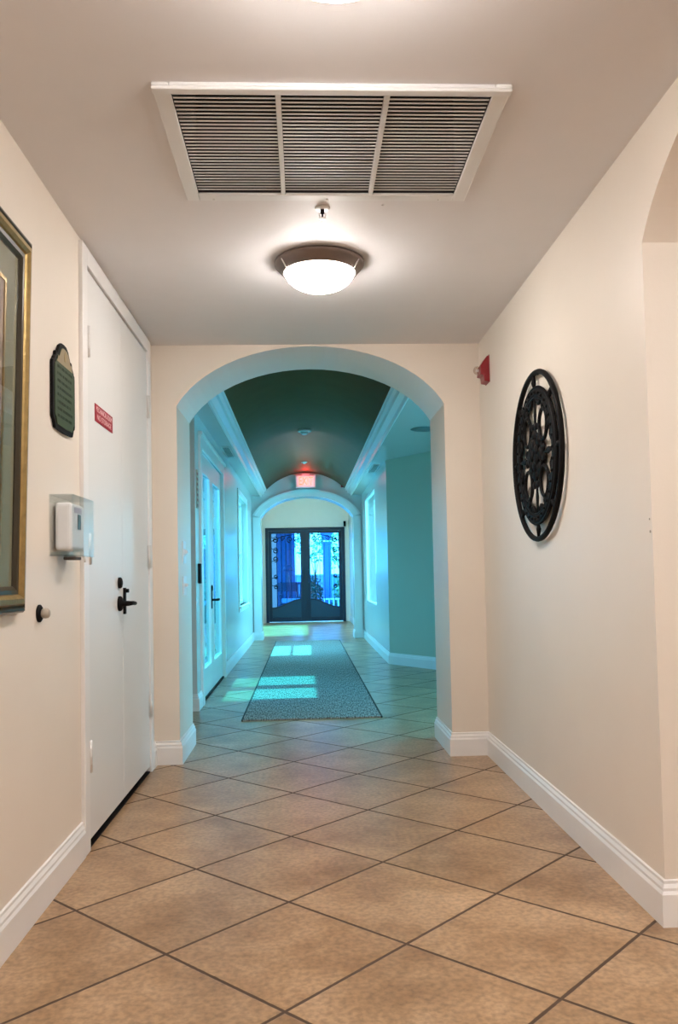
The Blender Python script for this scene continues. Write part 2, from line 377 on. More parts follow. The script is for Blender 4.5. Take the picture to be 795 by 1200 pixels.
# corridor ceilings: flat sides, stepped crown bands and the dark vault
VL, VR, VZ = -.635, .735, 2.635
mb = MB(); mb.box(-3.5, -1.14, YA0, 7.18, 2.52, 2.62).box(-1.14, -.76, YA1, YB0, 2.52, 2.62)
mb.prism([(.87, YA1), (3.05, YA1), (3.05, 7.34), (1.195, 10.35), (1.195, YB0), (.87, YB0)], 2.52, 2.62, lambda u, v, q: (u, v, q))
st(mb.build('ceiling_corridor', 'corr'), 'flat ceiling strips beside the vault', 'ceiling')
for name, sgn, xe, xo, n in (('left', 1, VL, -.76, 2), ('right', -1, VR, .87, 3)):
    d = xe-xo
    prof = [(xo, 2.52), (xo+d*.12, 2.50), (xo+d*.2, 2.50), (xo+d*.28, 2.53), (xo+d*.62, 2.555), (xo+d*.68, 2.59), (xo+d*.88, 2.60), (xo+d*.92, 2.63), (xe, 2.63), (xe, 2.68), (xo, 2.68)]
    mb = MB(); mb.prism(prof, YA1, YB0, XYZ)
    st(mb.build('trim_%d' % n, 'trim'), 'stepped crown band along the %s edge of the vault' % name, 'trim')
cx = (VL+VR)/2; hw = (VR-VL)/2; rise = .285; R_ = (hw*hw+rise*rise)/(2*rise); zc = VZ+rise-R_
th = math.asin(hw/R_); NV = 40
lo = [(cx+R_*math.sin(-th+2*th*k/NV), zc+R_*math.cos(-th+2*th*k/NV)) for k in range(NV+1)]
hi = [(cx+(R_+.05)*math.sin(-th+2*th*k/NV), zc+(R_+.05)*math.cos(-th+2*th*k/NV)) for k in range(NV+1)]
mb = MB(); vs = []; fs = []
for pl in (lo, hi):
    for y in (YA1, YB0): vs += [(x, y, z) for x, z in pl]
n1 = NV+1
for k in range(NV):
    fs += [(k, k+1, n1+k+1, n1+k), (2*n1+k, 3*n1+k, 3*n1+k+1, 2*n1+k+1), (k, 2*n1+k, 2*n1+k+1, k+1), (n1+k, n1+k+1, 3*n1+k+1, 3*n1+k)]
mb.add(vs, fs, True)
st(mb.build('ceiling_vault', 'vaultgreen'), 'dark green barrel vault over the corridor', 'ceiling')
# vestibule
mb = MB(); mb.box(-1.25, -1.06, YB1, 15.5, 0, 3.25).box(-1.25, -1.06, 18.9, YD, 0, 3.25).box(-1.25, -1.06, 15.5, 18.9, 2.4, 3.25)
mb.box(-1.25, XL, YB0, YB1, 0, 3.25)
st(mb.build('wall_vestibule_left', 'vest'), 'left wall of the vestibule', 'wall')
st(MB().box(1.09, 1.25, YB1, YD, 0, 3.25).build('wall_vestibule_right', 'vest'), 'right wall of the vestibule', 'wall')
DX0, DX1, DZ = -.925, .985, 2.27
mb = MB(); mb.box(-1.25, DX0, YD, YD+.25, 0, 3.25).box(DX1, 1.25, YD, YD+.25, 0, 3.25).box(DX0, DX1, YD, YD+.25, DZ, 3.25)
st(mb.build('wall_far_end', 'vest'), 'pale end wall above the navy doors', 'wall')
st(MB().box(-1.25, 1.25, YB1, YD+.25, 3.25, 3.33).build('ceiling_vestibule', 'vest'), 'high ceiling of the vestibule', 'ceiling')
portal((-1.3, 17.2, 1.2), (1, 0, 0), 3.4, 2.4)

# baseboards
BP = [(0, 0), (.019, 0), (.019, .098), (.014, .108), (.014, .117), (.008, .128), (.008, .137), (0, .14)]
def baseboard(name, pts, side, label):
    mb = MB(); n = len(BP); P2 = [Vector(p) for p in pts]; rows = []
    for i, p in enumerate(P2):
        ds = []
        if i > 0: ds.append((P2[i]-P2[i-1]).normalized())
        if i < len(P2)-1: ds.append((P2[i+1]-P2[i]).normalized())
        ns = [Vector((-d.y, d.x))*side for d in ds]
        q = sum(ns, Vector((0, 0))); q.normalize(); q = q/ max(.3, q.dot(ns[0]))
        rows.append([(p.x+q.x*(u-.001), p.y+q.y*(u-.001), v) for u, v in BP])
    vs = sum(rows, []); fs = []
    for i in range(len(rows)-1):
        for k in range(n): fs.append((i*n+k, i*n+(k+1) % n, (i+1)*n+(k+1) % n, (i+1)*n+k))
    fs += [tuple(range(n)), tuple(range((len(rows)-1)*n, len(rows)*n))]
    mb.add(vs, fs)
    return st(mb.build(name, 'trim'), label, 'baseboard')
xa, xbq = near_pts[0][0], near_pts[-1][0]
baseboard('baseboard_left', [(XL, -2.3), (XL, 3.405)], -1, 'white baseboard below the framed picture')
baseboard('baseboard_arch_left', [(XL, 4.925), (XL, YA0), (xa, YA0), (xa, YA1), (-1.5, YA1)], -1, 'white baseboard around the left arch pier')
baseboard('baseboard_right', [(1.4, JY), (XR, JY), (XR, YA0), (xbq, YA0), (xbq, YA1), (1.5, YA1)], 1, 'white baseboard along the right wall and arch pier')
baseboard('baseboard_corridor_left', [(XL, 9.40), (XL, YB0), ], -1, 'white baseboard past the glazed doors')
baseboard('baseboard_corridor_left_end', [(-2.4, 7.0), (XL, 7.0), (XL, 7.24)], -1, 'short white baseboard before the glazed doors')
baseboard('baseboard_far_left_pier', [(XL+.001, YB0-.035), (far_pts[0][0], YB0-.035), (far_pts[0][0], YB1)], -1, 'white baseboard on the far arch left pier')
baseboard('baseboard_far_right_pier', [(far_pts[-1][0], YB1), (far_pts[-1][0], YB0-.035), (RX-.001, YB0-.035)], -1, 'white baseboard on the far arch right pier')
baseboard('baseboard_corridor_right', [(RX, YB0), (RX, BC[1]), (BE[0], BE[1])], -1, 'white baseboard along the right corridor wall and bay')
baseboard('baseboard_vestibule_left', [(-1.06, YB1), (-1.06, 15.45)], -1, 'white baseboard of the vestibule left wall')
baseboard('baseboard_vestibule_right', [(1.09, YD), (1.09, YB1)], -1, 'white baseboard of the vestibule right wall')

# windows -----------------------------------------------------------
def window(name, x, y0, y1, z0, z1, out_dir, label, cols, rows, casing=.08, a=.05, dp=0):
    """window in an x = const wall; out_dir +1 if outside lies at +x"""
    s = out_dir; r = bpy.data.objects.new(name, None); COL.objects.link(r); r.location = (x, (y0+y1)/2, z0)
    st(r, label, 'window')
    oy = (y0+y1)/2
    def bx(mb, xa_, xb_, ya, yb, za, zb): return mb.box(min(xa_*s, xb_*s), max(xa_*s, xb_*s), ya-oy, yb-oy, za-z0, zb-z0)
    f = MB()
    for ya, yb, za, zb in ((y0, y0+a, z0, z1), (y1-a, y1, z0, z1), (y0+a, y1-a, z0, z0+a), (y0+a, y1-a, z1-a, z1)): bx(f, .07+dp, .12+dp, ya, yb, za, zb)
    for i in range(1, cols):
        yy = y0+(y1-y0)*i/cols; bx(f, .075, .115, yy-.015, yy+.015, z0+a, z1-a)
    for j in range(1, rows):
        zz = z0+(z1-z0)*j/rows; bx(f, .08, .11, y0+a, y1-a, zz-.015, zz+.015)
    f.build('window_frame', 'trim', r)
    g = MB(); bx(g, .093+dp, .098+dp, y0+a*.8, y1-a*.8, z0+a*.8, z1-a*.8); g.build('pane', 'glass', r)
    if casing:
        c = MB(); k = casing
        for ya, yb, za, zb in ((y0-k, y0, z0, z1+k), (y1, y1+k, z0, z1+k), (y0, y1, z1, z1+k), (y0-k, y1+k, z0-k, z0-.022)): bx(c, -.018, .002, ya, yb, za, zb)
        c.build('casing', 'trim', r, .003)
        c = MB(); bx(c, -.045, .07, y0-k-.02, y1+k+.02, z0-.022, z0); c.build('window_sill', 'trim', r, .003)
    return r
window('window_1', XL, W0, W1, WZ0, WZ1, -1, 'white cased window beyond the glazed doors on the left', 1, 2)
window('window_2', RX, RW0, RW1, RZ0, RZ1, 1, 'bright uncased tall window in the right corridor wall', 1, 1, 0, .02, -.06)
window('window_3', EX, 5.75, 7.2, .25, 2.35, 1, 'large window in the bay end wall', 2, 2, .06)
window('window_4', -1.06, 15.5, 18.9, 0.0, 2.4, -1, 'wide glazed opening in the vestibule left wall', 3, 1, 0)

# door_1 : flush double utility door on the left -----------------------------------
r = thing('door_1', (XL, 3.47, 0), 'L', 'white flush double utility door with black lever in the left wall', 'door', kind='structure')
mb = MB()   # casing (local x = +y world, y = z world, z = +x world)
def lb(mb_, x0, x1, y0, y1, z0, z1): return mb_.box(x0, x1, y0, y1, z0, z1)
mb.box(-.065, .012, .0, 2.50, -.001, .017).box(1.37, 1.443, 0, 2.50, -.001, .017).box(.012, 1.37, 2.424, 2.50, -.001, .017)
mb.box(-.001, .012, 0, 2.43, -.13, 0).box(1.37, 1.381, 0, 2.43, -.13, 0).box(.012, 1.37, 2.424, 2.436, -.13, 0)
mb.build('casing', 'trim', r, .003)
MB().box(.013, 1.369, .0004, .006, -.125, .006).build('dark_threshold_gap', 'black', r)  # black strip standing in for the shaded gap under the leaves
for i, (a, b) in enumerate(((.016, .688), (.692, 1.366))):
    d = MB().box(a, b, .034, 2.418, -.05, -.006).build('door_leaf', 'door', r, .002); d.location.z = .012
    hx = a if i == 0 else b
    for z in (2.10, 1.23, .38):
        h = MB(); h.box(hx-.028, hx+.028, z-.062, z+.062, -.0055, -.003).tube([(hx, z-.065, .004), (hx, z+.065, .004)], .010)
        for q in (-.03, 0, .03): h.tube([(hx, z+q-.001, .004), (hx, z+q+.001, .004)], .0112)
        h.build('hinge', 'steel', d)
    if i == 0:
        p = MB().lathe([(.027, -.006), (.027, .004), (.022, .009), (.012, .012)], (.605, 1.085, 0), 24).build('deadbolt', 'black', d)
        p = MB().lathe([(.036, -.006), (.036, .004), (.030, .010), (.014, .013), (.012, .045)], (.605, .985, 0), 28)
        p.tube([(.605, .985, .043), (.62, .985, .05), (.66, .985, .052), (.72, .982, .049)], lambda t: .0115-.002*t, 10)
        p.build('lever_handle', 'black', d)
    else:
        p = MB().box(.698, .73, .93, 1.06, -.006, .004); p.tube([(.714, 1.045, .004), (.714, 1.045, .02)], .01)
        p.build('latch_guard', 'black', d, .001)

# door_2 : french doors ----------------------------------------
r = thing('door_2', (XL, FD0, 0), 'L', 'white double glazed door on the left with black lever', 'door', kind='structure')
WD = FD1-FD0
mb = MB(); mb.box(-.09, .03, 0, FDH+.08, -.001, .022).box(WD-.03, WD+.09, 0, FDH+.08, -.001, .022).box(.03, WD-.03, FDH-.02, FDH+.08, -.001, .022)
mb.box(-.10, WD+.10, FDH+.08, FDH+.11, -.001, .04)
mb.box(0, .03, 0, FDH-.02, -.14, -.001).box(WD-.03, WD, 0, FDH-.02, -.14, -.001)
mb.build('casing', 'trim', r, .004)
MB().box(.03, WD-.03, 0.001, .018, -.14, .0).build('dark_threshold_gap', 'black', r)
mid = WD/2-.02
for i, (a, b) in enumerate(((.033, mid-.002), (mid+.002, WD-.033))):
    g0, g1 = a+.12, b-.12; z0, z1, gz0, gz1 = .022, FDH-.024, .27, 2.08
    d = MB().box(a, g0, z0, z1, -.055, -.012).box(g1, b, z0, z1, -.055, -.012).box(g0, g1, z0, gz0, -.055, -.012).box(g0, g1, gz1, z1, -.055, -.012).build('door_leaf', 'door', r, .003)
    MB().box(g0-.004, g1+.004, gz0-.004, gz1+.004, -.036, -.031).build('pane', 'tintglass', d)
    t = MB()
    t.box(g0-.002, g0+.014, gz0, gz1, -.028, -.008).box(g1-.014, g1+.002, gz0, gz1, -.028, -.008).box(g0+.014, g1-.014, gz0-.002, gz0+.014, -.028, -.008).box(g0+.014, g1-.014, gz1-.014, gz1+.002, -.028, -.008)
    t.build('glazing_bead', 'trim', d)
    if i == 0:
        p = MB().lathe([(.030, -.012), (.030, -.002), (.02, .004)], (b-.055, 1.0, 0), 20).build('deadbolt', 'black', d)
        p = MB().box(b-.085, b-.025, .80, .98, -.012, -.004).tube([(b-.055, .885, -.01), (b-.055, .885, .045)], .011).tube([(b-.055, .885, .043), (b+.05, .885, .047), (b+.12, .885, .043)], .012)
        p.build('lever_handle', 'black', d)

# door_3 : navy iron doors at the far end -------------------------
r = thing('door_3', ((DX0+DX1)/2, YD, 0), 'F', 'navy metal double door with glazing and iron scrolls at the far end', 'door', kind='structure')
hw3 = (DX1-DX0)/2
mb = MB(); mb.box(-hw3+.001, -hw3+.07, 0, DZ-.001, -.12, .03).box(hw3-.07, hw3-.001, 0, DZ-.001, -.12, .03).box(-hw3+.07, hw3-.07, DZ-.07, DZ-.001, -.12, .03)
mb.build('door_frame', 'navy', r, .004)
for s in (-1, 1):
    a, b = .004, hw3-.073; g0, g1 = .115, hw3-.15; zt, zg = DZ-.075, 2.13
    N = 14
    crv = [(g0+(g1-g0)*k/N, .345+.20*(.5+.5*math.cos(PI*k/N))) for k in range(N+1)]
    fnn = lambda u, v, w_: (s*u, v, w_)
    d = MB()
    for x0, x1, z0, z1 in ((a, g0, .02, zt), (g1, b, .02, zt), (g0, g1, zg, zt), (g0, g1, .02, .12)): d.box(min(s*x0, s*x1), max(s*x0, s*x1), z0, z1, -.05, .012)
    d = d.build('door_leaf', 'navy', r, .004)
    q = MB(); q.strip([(u, .118) for u, v in crv], crv, -.04, -.004, fnn); q.build('kick_panel', 'navylight', d)
    q = MB(); q.strip([(u, v-.015) for u, v in crv], [(u, v+.018) for u, v in crv], -.045, .006, fnn); q.build('curved_rail', 'navy', d)
    MB().box(min(s*(g0-.005), s*(g1+.005)), max(s*(g0-.005), s*(g1+.005)), .33, zg+.005, -.034, -.028).build('pane', 'blueglass', d)
    q = MB(); zz = -.016
    for k in range(1, 6):
        u = g0+(g1-g0)*k/6
        cz = .345+.20*(.5+.5*math.cos(PI*(u-g0)/(g1-g0)))
        q.tube([(s*u, cz, zz), (s*u, zg-.25+.1*math.sin(k), zz)], .0045, 6)
    def spiral(cx_, cy_, r0, r1, a0, turns, mirror=1, n=26):
        return [(s*(cx_+mirror*(r0+(r1-r0)*t/n)*math.cos(a0+turns*2*PI*t/n)), cy_+(r0+(r1-r0)*t/n)*math.sin(a0+turns*2*PI*t/n), zz) for t in range(n+1)]
    for cz, rr, dr in ((1.98, .075, 1), (1.72, .07, 1), (1.52, .07, -1), (1.10, .05, -1), (.85, .05, 1)):
        q.tube(spiral(g1-.085, cz, rr, .015, PI/2*dr, 1.3*dr), .012, 6)
        q.tube([(s*(g1-.085), cz+rr*dr, zz), (s*(g1-.03), cz+rr*dr*.5, zz), (s*(g1+.002), cz+rr*dr*.9, zz)], .008, 6)
    for cx3, cz, rr in ((g0+.09, 2.0, .07), (g0+.25, 1.99, .08), (g0+.42, 2.02, .06)): q.tube(spiral(cx3, cz, rr, .012, -PI/2, 1.4), .011, 6)
    arc = [(s*(g0+(g1-g0)*k/12), zg-.02-.16*(k/12)**2.2, zz) for k in range(13)]
    q.tube(arc, .009, 6)
    q.build('iron_scrollwork', 'black', d)
    q = MB().tube([(s*.07, .95, .012), (s*.07, .95, .055), (s*.07, 1.25, .055), (s*.07, 1.25, .012)], .012, 8); q.build('pull_handle', 'navy', d)

MB().box(-.035, .035, .02, DZ-.075, .0125, .024).build('astragal', 'navy', r, .003)

# ------------------------------------------------------------------ things of the near hall
def grille():
    r = thing('ceiling_grille', ((GX0+GX1)/2, (GY0+GY1)/2, ZC), 'D', 'large white louvred return air grille in the near ceiling', 'vent')
    hx, hy = (GX1-GX0)/2, (GY1-GY0)/2
    f = MB(); o = .037
    for x0, x1, y0, y1 in ((-hx-o, -hx+.012, -hy-o, hy+o), (hx-.012, hx+o, -hy-o, hy+o), (-hx+.012, hx-.012, hy-.012, hy+o), (-hx+.012, hx-.012, -hy-o, -hy+.012)):
        f.box(x0, x1, y0, y1, .0005, .012)
    f.box(-hx-o, hx+o, hy+.012, hy+o+.002, .0125, .024)
    fr = f.build('grille_frame', 'grille', r, .004)
    for x in (-.42, 0, .42):
        for y in (-hy-.022, hy+.012): MB().lathe([(.005, .010), (.005, .0145), (.002, .0155)], (x, y, 0), 10).build('screw', 'steel', fr)
    for x in (-hx+ (2*hx)/3, -hx+2*(2*hx)/3): MB().box(x-.008, x+.008, -hy+.012, hy-.012, -.012, .010).build('mullion', 'grille', fr, .002)
    n = 30
    for k in range(3):
        p = MB(); x0 = -hx+2*hx*k/3+(.013 if k == 0 else .009); x1 = -hx+2*hx*(k+1)/3-(.013 if k == 2 else .009)
        for i in range(n):
            y = -hy+.018+(2*hy-.036)*(i+.5)/n; c, s = 1, 0; L = .0036; T = .0009
            q = [(-L*c-T*s, -L*s+T*c), (L*c-T*s, L*s+T*c), (L*c+T*s, L*s-T*c), (-L*c+T*s, -L*s-T*c)]
            p.prism([(y+u, -.002+v) for u, v in q], x0, x1, lambda u, v, w_: (w_, u, v))
        p.build('louvre_panel', 'grille', r)
    b = MB(); b.box(-hx, hx, -hy, hy, -.40, -.39)
    b.box(-hx-.002, -hx+.004, -hy, hy, -.39, -.001).box(hx-.004, hx+.002, -hy, hy, -.39, -.001).box(-hx, hx, -hy-.002, -hy+.004, -.39, -.001).box(-hx, hx, hy-.004, hy+.002, -.39, -.001)
    b.build('duct_box', 'duct', r)
grille()

def dome_lamp(loc, label, group, glass='lampglass', sc=1.0):
    r = thing('ceiling_lamp', loc, 'D', label, 'ceiling light', group)
    MB().lathe([(.19*sc, .0005), (.203*sc, .006), (.203*sc, .016), (.196*sc, .024), (.168*sc, .055), (.160*sc, .056), (.155*sc, .040), (.14*sc, .030)], n=56).build('lamp_ring', 'bronze', r)
    pr = [(.157*sc, .045)]+[(.157*sc*math.cos(t*PI/2/12), .045+.088*sc*math.sin(t*PI/2/12)) for t in range(1, 12)]+[(.004, .133*sc if sc == 1 else .045+.088*sc)]
    MB().lathe(pr, n=48).build('lamp_shade', glass, r)
    for a in (.5, .5+2*PI/3, .5+4*PI/3):
        x, y = math.cos(a), math.sin(a)
        MB().tube([(x*.197*sc, y*.197*sc, .022), (x*.172*sc, y*.172*sc, .060), (x*.150*sc, y*.150*sc, .066)], .0032, 6).build('clip', 'steel', r)
    return r
dome_lamp((.092, 3.69, ZC), 'round bronze and frosted glass ceiling lamp lit in front of the near arch', 'dome ceiling lamps of the near hall')
dome_lamp((.092, 1.73, ZC), 'lit dome ceiling lamp at the top edge, nearer than the grille', 'dome ceiling lamps of the near hall')
dome_lamp((.092, -.9, ZC), 'added unseen dome ceiling lamp behind the viewpoint', 'dome ceiling lamps of the near hall')  # unseen lamp added to fill the near hall with light
dome_lamp((2.4, 1.2, ZC), 'lit dome ceiling lamp in the side room', 'dome ceiling lamps of the side room', 'lampglass3', 1.25)
dome_lamp((2.4, -1.0, ZC), 'lit dome ceiling lamp deep in the side room', 'dome ceiling lamps of the side room', 'lampglass3', 1.25)
dome_lamp((.05, 17.3, 3.25), 'lit dome ceiling lamp of the far vestibule', None, 'lampglass2', 1.2)

r = thing('sprinkler_head', (.094, 3.14, ZC), 'D', 'small chrome sprinkler head between grille and ceiling lamp', 'sprinkler')
MB().lathe([(.030, .0003), (.030, .002), (.024, .006), (.013, .007)], n=24).build('escutcheon', 'steel', r)
MB().lathe([(.008, .006), (.008, .022), (.0035, .024), (.003, .036)], n=12).build('nozzle', 'black', r)
b = MB(); b.tube([(-.009, 0, .018), (-.013, 0, .030), (-.004, 0, .041)], .002, 6).tube([(.009, 0, .018), (.013, 0, .030), (.004, 0, .041)], .002, 6)
b.lathe([(.013, .041), (.013, .043)], n=16); b.build('deflector', 'steel', r)
r = thing('ceiling_sensor', (.325, 3.115, ZC), 'D', 'tiny pinhole cap in the ceiling right of the sprinkler', 'sensor')
MB().lathe([(.007, .0002), (.0065, .002), (.003, .003)], n=14).build('cap', 'ceil', r); MB().lathe([(.003, .003), (.002, .0036)], n=10).build('pin', 'steel', r)

# framed picture, top leaning out a little
PW, PH = .98, 1.175
r = thing('framed_picture', (XL+.004, 2.655-PW/2, 1.592), 'L', 'large gold framed picture with olive mat at the left edge', 'picture')
mm = r.matrix_world.copy(); tilt = Matrix.Rotation(.022, 4, 'X')
r.matrix_world = mm @ Matrix.Translation((0, 0, .013)) @ tilt
def frame_ring(mb_, w1, h1, prof):
    """mitred ring; prof = list of (inset, height)"""
    n = len(prof); vs = []
    for sx_, sy__ in ((-1, -1), (1, -1), (1, 1), (-1, 1)):
        for i, h in prof: vs.append((sx_*(w1/2-i), sy__*(h1/2-i), h))
    fs = [(c*n+k, c*n+(k+1) % n, ((c+1) % 4)*n+(k+1) % n, ((c+1) % 4)*n+k) for c in range(4) for k in range(n)]
    mb_.add(vs, fs)
q = MB(); frame_ring(q, PW, PH, [(0, 0), (0, .018), (.006, .026), (.014, .028), (.022, .022), (.022, 0)]); q.build('outer_moulding', 'darkwood', r)
q = MB(); frame_ring(q, PW-.044, PH-.044, [(0, .001), (0, .024), (.008, .034), (.022, .036), (.032, .028), (.036, .020), (.036, .001)]); q.build('gilt_moulding', 'gold', r)
q = MB(); frame_ring(q, PW-.116, PH-.116, [(0, .001), (0, .022), (.012, .021), (.024, .012), (.024, .001)]); q.build('inner_moulding', 'darkwood', r)
mw, mh = PW-.16, PH-.16
q = MB(); frame_ring(q, mw, mh, [(0, .001), (0, .008), (.095, .008), (.095, .001)]); q.build('mat_board', 'mat', r)
q = MB(); frame_ring(q, mw-.19, mh-.19, [(0, .001), (0, .0095), (.012, .0095), (.012, .001)]); q.build('fillet', 'gold', r)
MB().box(-mw/2+.10, mw/2-.10, -mh/2+.10, mh/2-.10, .001, .006).build('print', 'print', r)
MB().box(-mw/2, mw/2, -mh/2, mh/2, .0112, .0122).build('glazing', 'picglass', r)

# green shaped plaque
r = thing('wall_plaque', (XL, 3.155, 1.82), 'L', 'dark green ornate shaped notice plaque beside the framed picture', 'plaque')
half = [(0, .172), (.03, .170), (.055, .158), (.072, .138), (.084, .122), (.092, .128), (.104, .122), (.108, .108), (.122, .098), (.130, .088), (.140, .082), (.143, .07)]
low = [(.143, -.120), (.140, -.128), (.126, -.136), (.120, -.150), (.112, -.162), (0, -.166)]
full = half+low; poly = full+[(-x, y) for x, y in reversed(full[1:-1])]
mb = MB(); mb.prism(poly, .0003, .012, lambda u, v, w_: (u, v, w_)); mb.build('backing_board', 'black', r, .002)
poly2 = [(x*.88, y*.90) for x, y in poly]
mb = MB(); mb.prism(poly2, .0122, .0145, lambda u, v, w_: (u, v, w_)); pl = mb.build('plaque_face', 'greensign', r)
topp = [(x*.86, y*.885) for x, y in poly if y > .095]; 
mb = MB(); mb.prism(topp, .0146, .0152, lambda u, v, w_: (u, v, w_)); mb.build('crest_panel', 'khaki', pl)
mb = MB(); mb.prism([(-.008, .105), (.008, .105), (.012, .118), (.007, .136), (0, .145), (-.007, .136), (-.012, .118)], .0153, .016, lambda u, v, w_: (u, v, w_)); mb.build('emblem', 'gold', pl)
mb = MB()   # rows of tiny unreadable lettering
for j in range(8):
    y = .07-.026*j; x = -.095+.02*((j*3) % 3)
    while x < .095-.012*(j % 3):
        wd = random.uniform(.004, .009); mb.box(x, x+wd, y-.005, y+.005, .0146, .0153); x += wd+random.choice((.003, .003, .009))
mb.build('lettering', 'signtxt', pl)

# sanitizer dispenser in clear box
r = thing('sanitizer_dispenser', (XL, 3.145, 1.295), 'L', 'white dispenser in a clear acrylic holder beside the utility door', 'dispenser')
acr = glass_mat('clear acrylic', (.98, .99, .99), .8)
MB().box(-.15, .15, -.105, .115, .0005, .004).build('back_plate', acr, r)
q = MB(); q.box(-.15, -.146, -.105, .115, .004, .08).box(.146, .15, -.105, .115, .004, .08).box(-.146, .146, -.105, -.101, .004, .08).box(-.146, .146, .111, .115, .004, .08).box(-.15, .15, -.105, .115, .080, .084)
q.build('clear_cover', acr, r)
q = MB().box(-.105, .085, -.085, .09, .006, .066).build('dispenser_body', 'white', r, .014, segs=3)
MB().box(-.02, .02, -.005, .05, .0665, .068).build('sight_window', mat('grey window', (.1, .09, .12), .3), q)
MB().box(-.06, .03, .055, .075, .0665, .0675).build('label_strip', mat('pale lilac label', (.55, .5, .62), .5), q)
MB().box(-.045, .035, -.118, -.106, .02, .065).build('nozzle', mat('dark nozzle', (.08, .06, .05), .5), r, .003)
MB().tube([(.10, -.10, .06), (.10, -.125, .062)], .004).build('drip_pin', 'steel', r)

r = thing('door_stop', (XL, 2.878, .991), 'L', 'round dark wall bumper with beige knob below the picture', 'door stop')
MB().lathe([(.030, .0003), (.030, .006), (.024, .010), (.012, .011)], n=28).build('flange', 'black', r)
MB().lathe([(.012, .010), (.016, .014), (.0175, .022), (.016, .032), (.011, .037)], n=24).build('rubber_knob', 'rubber', r)

r = thing('warning_sign', (XL+.006, 3.795, 1.832), 'L', 'small red sign with two white text lines on the utility door', 'sign')
MB().box(-.165, .165, -.0385, .0385, .0003, .0025).build('sign_plate', 'redsign', r)
text_mesh('text_line', 'MECHANICAL ROOM', .034, (0, .0175, .003), 'whitetxt', r, .92, .0003)
text_mesh('text_line', 'NO STORAGE', .034, (0, -.0165, .003), 'whitetxt', r, 1.25, .0003)

# fire strobe
r = thing('fire_strobe', (XR, 4.80, 2.29), 'R', 'red fire alarm strobe with clear lens beside the near arch', 'alarm')
mb = MB(); mb.prism([(.0, .075), (.012, .075), (.050, .02), (.055, -.035), (.035, -.038), (.032, -.072), (.0005, -.078)], -.05, .05, lambda u, v, w_: (w_, v, u+.0003)); mb.build('housing', 'red', r, .004)
mb = MB(); mb.ball((0, -.002, .062), .026, .026, .024); mb.build('strobe_lens', glass_mat('strobe lens', (.9, .85, .8), 2.5), r)
MB().lathe([(.010, .05), (.008, .07)], (0, -.002, 0), 12).build('flash_tube', 'white', r)
MB().box(-.056, .056, -.08, .08, .0002, .004).build('back_plate', 'red', r, .002)

# iron medallion
r = thing('wall_medallion', (XR, 3.765, 1.632), 'R', 'round black wrought iron rosette hanging on the right wall', 'wall decor')
def circ(rad, n=72, z=.022, cx_=0, cy_=0, ry=None): return [(cx_+rad*math.cos(2*PI*k/n), cy_+(ry or rad)*math.sin(2*PI*k/n), z) for k in range(n)]
def pol(rad, a, z=.022): return (rad*math.cos(a), rad*math.sin(a), z)
MB().tube(circ(.383), .0125, 10, True).build('outer_ring', 'black', r)
mb = MB().lathe([(.268, .012), (.268, .026), (.278, .033), (.300, .033), (.312, .026), (.312, .012)], n=72, closed=True, smooth=False)
for k in range(36): mb.ball(pol(.290, 2*PI*k/36, .034), .0075, n=8, m=5)
mb.tube(circ(.268, z=.026), .006, 6, True).tube(circ(.314, z=.024), .007, 6, True)
mb.build('studded_band', 'black', r)
for k in range(8):
    a = 2*PI*k/8+PI/2; MB().tube([pol(.312, a), pol(.338, a+.02), pol(.373, a)], lambda t: .006+.006*math.sin(PI*t), 8).build('outer_spoke', 'black', r)
for k in range(12):     # scallops on the inside of the band
    a = 2*PI*(k+.5)/12; mb = MB().tube([pol(.272, a-.13), pol(.252, a-.09), pol(.240, a), pol(.252, a+.09), pol(.272, a+.13)], .009, 8)
    mb.ball(pol(.254, a), .014, .014, .006, 10, 6); mb.build('scallop', 'black', r)
for k in range(4):      # spear spokes up/down/left/right
    a = PI/2*k+PI/2
    mb = MB().tube([pol(.10, a), pol(.16, a), pol(.19, a), pol(.22, a), pol(.27, a)], lambda t: .006+.017*max(0, 1-abs(t-.58)/.25), 8, flat=.006)
    for s in (-1, 1): mb.ball(pol(.135, a+s*.17, .026), .020, .020, .008, 10, 6)
    mb.build('spear_spoke', 'black', r)
for k in range(4):      # round loops on the diagonals
    a = PI/2*k+PI/4; c = pol(.180, a)
    MB().tube([(c[0]+.060*math.cos(2*PI*j/32), c[1]+.068*math.sin(2*PI*j/32), .024) for j in range(32)], .0085, 8, True).build('round_loop', 'black', r)
    for s in (-1, 1):
        MB().ball(pol(.248, a+s*.26, .024), .018, .018, .007, 10, 6).tube([pol(.248, a+s*.26), pol(.215, a+s*.30), pol(.19, a+s*.33)], .006, 6).build('leaf_bud', 'black', r)
mb = MB()
for ring, (rad, sz, z, n, off) in enumerate(((.088, .034, .026, 8, 0), (.05, .030, .034, 8, PI/8), (0, .030, .042, 1, 0))):
    for k in range(n):
        a = 2*PI*k/n+off; mb.ball(pol(rad, a, z), sz, sz, .012, 12, 6)
mb.tube(circ(.100, 40), .009, 8, True)
mb.build('flower_centre', 'black', r)
for k in range(3):
    a = PI/2+2*PI*k/3
    if k: MB().tube([pol(.30, a, .0003), pol(.30, a, .02)], .005, 6).build('standoff', 'black', r)
MB().tube([(0, .383, .0003), (0, .383, .018)], .006, 6).build('hanging_peg', 'black', r)

r = thing('screw_cap', (1.101, 2.6, 1.22), 'R', 'tiny painted-over screw cap near the right wall edge', 'screw cap')
MB().lathe([(.005, .0003), (.004, .003)], (.015, 0, 0), 12).build('cap', 'rubber', r); MB().lathe([(.004, .0003), (.003, .0025)], (.012, .04, 0), 12).build('upper_cap', 'rubber', r)

